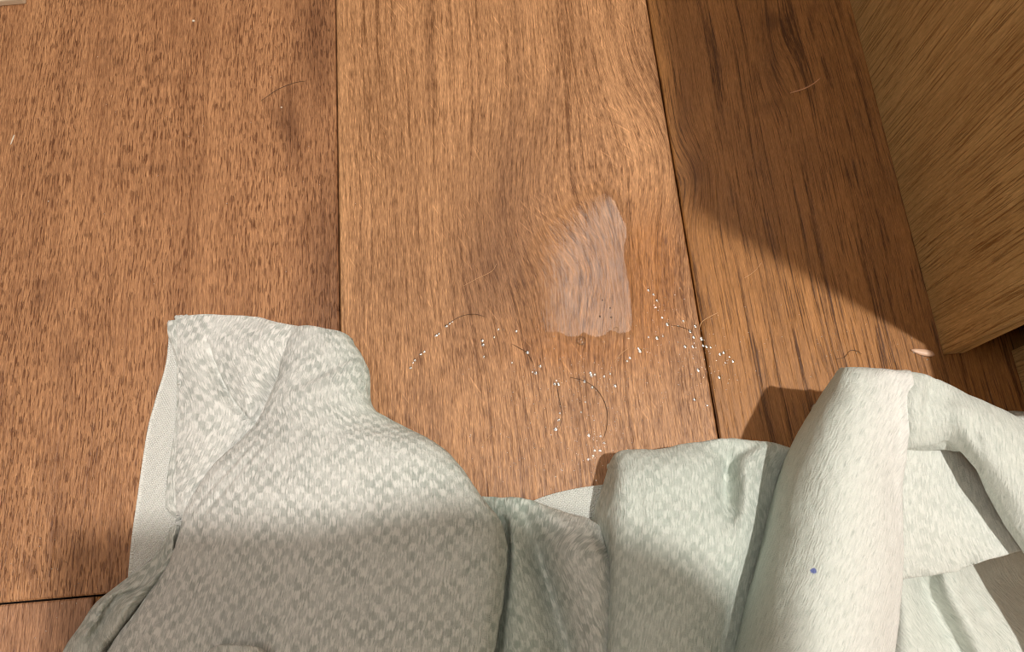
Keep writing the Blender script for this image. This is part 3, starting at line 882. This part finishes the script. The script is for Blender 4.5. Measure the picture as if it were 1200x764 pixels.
strand('fibre', [(720, 425), (727, 415), (738, 407)], .00022, HAIR_L, 'short straight pale fibre just below the puddle', 'fibre')
strand('fibre', [(819, 387), (822, 378), (830, 372), (842, 366)], .0003, HAIR_L, 'pale forked fibre straddling the right plank seam', 'fibre')
strand('fibre', [(543, 335), (560, 326), (576, 318), (582, 309)], .00014, HAIR_L, 'pale curved fibre left of the puddle on the middle plank', 'fibre')
strand('fibre', [(872, 326), (884, 318), (893, 307)], .00018, HAIR_L, 'fine pale fibre in the lit part of the right plank', 'fibre')
strand('fibre', [(563, 523), (570, 515), (577, 507)], .00018, HAIR_L, 'short straight pale fibre near the bulging towel fold', 'fibre')


def crumb(name, u, v, a, b, h, ang, mat, label, cat, seed):
    bm = bmesh.new(); bmesh.ops.create_icosphere(bm, subdivisions=2, radius=1.0)
    r = random.Random(seed)
    for q in bm.verts:
        k = r.uniform(.8, 1.15)
        q.co = Vector((q.co.x * a * k, q.co.y * b * k, q.co.z * h * k + h * .75))
    o = from_bm(name, bm, mat, None, True)
    o.location = at(u, v); o.rotation_euler.z = ang
    return tag(o, label, cat)


crumb('crumb', 227, 25, .0014, .0012, .0008, 0, CRUMB, 'white crumb near the top of the left plank', 'crumb', 1)
crumb('crumb', 15, 164, .0055, .0006, .0005, 1.35, CRUMB, 'long thin white sliver at the left edge of the left plank', 'crumb', 2)
crumb('crumb', 330, 126, .0008, .0007, .0005, 0, CRUMB, 'tiny pale crumb beside the dark stain on the left plank', 'crumb', 3)
crumb('crumb', 57, 236, .0006, .0005, .0004, 0, CRUMB, 'minute pale crumb on the left plank below the white sliver', 'crumb', 4)

for i, (u, v, t) in enumerate(((706, 352, 'above'), (715, 361, 'right of'), (703, 371, 'left of'), (716, 372, 'right under'))):
    crumb('grit', u, v, .0009, .0005, .0006, i, HAIR_D, ('topmost', 'rightmost', 'leftmost', 'lowest')[i] + ' of the four dark grit specks in the shining puddle', 'grit', 20 + i)

# dry flake beside the cabinet corner
bm = bmesh.new()
prof = [(-.012, .0006), (-.008, .0020), (-.002, .0032), (.004, .0034), (.009, .0026), (.0125, .0008)]
rows = []
for x, w in prof:
    rows.append([bm.verts.new((x, w * math.sin(t), 0.0005 + 0.0022 * math.cos(t) * (w / .0034) + 0.0008 * math.sin(9 * x * 90))) for t in np.linspace(-1.4, 1.4, 7)])
for r0, r1 in zip(rows, rows[1:]):
    for j in range(6): bm.faces.new((r0[j], r1[j], r1[j + 1], r0[j + 1]))
flk = from_bm('husk', bm, plain('dry_husk', srgb(226, 188, 160), 0.4), None, True)
flk.location = at(1081, 413, 0.0); flk.rotation_euler.z = -0.3; flk.scale = (.72, .85, .8)
md = flk.modifiers.new('thickness', 'SOLIDIFY'); md.thickness = 0.0003
tag(flk, 'curled pale husk on the floor beside the foot of the cabinet', 'husk')
for u, v in ((1071, 413), (1079, 412), (1082, 417), (1087, 421)):
    o = link('water_droplet', dm); o.scale = (.8, .8, .9); o.location = at(u, v, 0.0001)
    tag(o, 'tiny clear water droplet beside the pale husk near the cabinet', 'droplet', 'water droplets by the husk')

# pale slab whose corner shows at the top left
TL = at(31, 5)
bm = bmesh.new(); box(bm, TL.x - 0.30, TL.x, TL.y, TL.y + 0.30, 0.0, 0.007, 0.0012)
tag(from_bm('floor_mat', bm, plain('pale_mat', srgb(214, 196, 172), 0.8)), 'corner of a thin pale beige mat at the top left of the floor', 'mat')

# ------------------------------------------------------------------ out of frame: downlight, added ceiling panels, added slab that shades the towel
pc = at(680, 300)
_c = [at(u, v) for u in (610, 760) for v in (205, 412)]
_k = 1 + (RZ - .034) / CAM_H
PX, PY = sum(p.x for p in _c) / 4 * _k, sum(p.y for p in _c) / 4 * _k
LW = (max(p.x for p in _c) - min(p.x for p in _c)) / 2 * _k
LL = (max(p.y for p in _c) - min(p.y for p in _c)) / 2 * _k
lp = bpy.data.objects.new('added_ceiling_panel', None); COL.objects.link(lp); lp.location = (PX, PY, RZ)  # added unseen panel, sized so the puddle mirrors its glow
tag(lp, 'added unseen glow panel on the ceiling, mirrored by the puddle', 'lamp')
bm = bmesh.new(); box(bm, -LW - .015, LW + .015, -LL - .015, LL + .015, -.03, 0, .004); from_bm('frame', bm, METAL, lp)
bm = bmesh.new(); box(bm, -LW, LW, -LL, LL, -.034, -.029); from_bm('diffuser', bm, emit('panel_glow', (1.0, 0.94, 0.86), PANEL_EMIT), lp)
l2 = lp.copy(); COL.objects.link(l2); l2.location = (-0.95, 0.15, RZ)  # second added panel, unseen, lifts the fill in the shadows
tag(l2, 'added unseen fill panel on the ceiling over the left side of the floor', 'lamp')
for ch in list(lp.children):
    c = ch.copy(); COL.objects.link(c); c.parent = l2
for o in (lp, l2): o['group'] = 'added ceiling panels'
dl = bpy.data.objects.new('downlight', None); COL.objects.link(dl); dl.location = (LAMP.x, LAMP.y, RZ)
tag(dl, 'small round ceiling downlight above the right end of the towel', 'lamp')
bm = bmesh.new(); bmesh.ops.create_cone(bm, cap_ends=True, segments=32, radius1=.045, radius2=.05, depth=.012)
for v in bm.verts: v.co.z -= .006
from_bm('rim', bm, METAL, dl, True)

tb = bpy.data.objects.new('shadow_caster', None); COL.objects.link(tb)  # added unseen slab on a post, stands in for the camera holder's shadow
tag(tb, 'added unseen slab on a post casting a soft shadow over the towel', 'shadow caster')
TZ = 0.86


def shade_pt(u, v, h):
    """where a corner at height TZ must stand to shade the point seen at pixel (u, v), h above the floor"""
    p = at(u, v, h); k = (TZ - h) / (LAMP.z - h)
    return p + (LAMP - p) * k


TC = [shade_pt(90, 632, 0.0), shade_pt(190, 616, 0.01), shade_pt(400, 615, 0.075), shade_pt(560, 585, 0.07), shade_pt(705, 615, 0.045), shade_pt(800, 650, 0.062),
      shade_pt(872, 705, 0.055), shade_pt(925, 775, 0.10), shade_pt(950, 850, 0.1), shade_pt(760, 930, .1), shade_pt(720, 1500, .1), shade_pt(420, 1500, .1), shade_pt(360, 930, .1), shade_pt(130, 900, 0.0), shade_pt(84, 800, 0.0), shade_pt(84, 690, 0.0)]
bm = bmesh.new()
vs = [bm.verts.new((p.x, p.y, TZ)) for p in TC]
f = bm.faces.new(vs)
r = bmesh.ops.extrude_face_region(bm, geom=[f])
for q in r['geom']:
    if isinstance(q, bmesh.types.BMVert): q.co.z += 0.025
top = from_bm('caster_top', bm, OAK, tb)
yb = min(p.y for p in TC); xm = sum(p.x for p in TC) / len(TC)
bm = bmesh.new(); box(bm, xm - .03, xm + .03, yb, yb + .04, 0.03, TZ, .004); from_bm('post', bm, METAL, tb)
bm = bmesh.new(); box(bm, xm - .2, xm + .2, yb - .35, yb + .05, 0.0, 0.03, .004); from_bm('base', bm, METAL, tb)
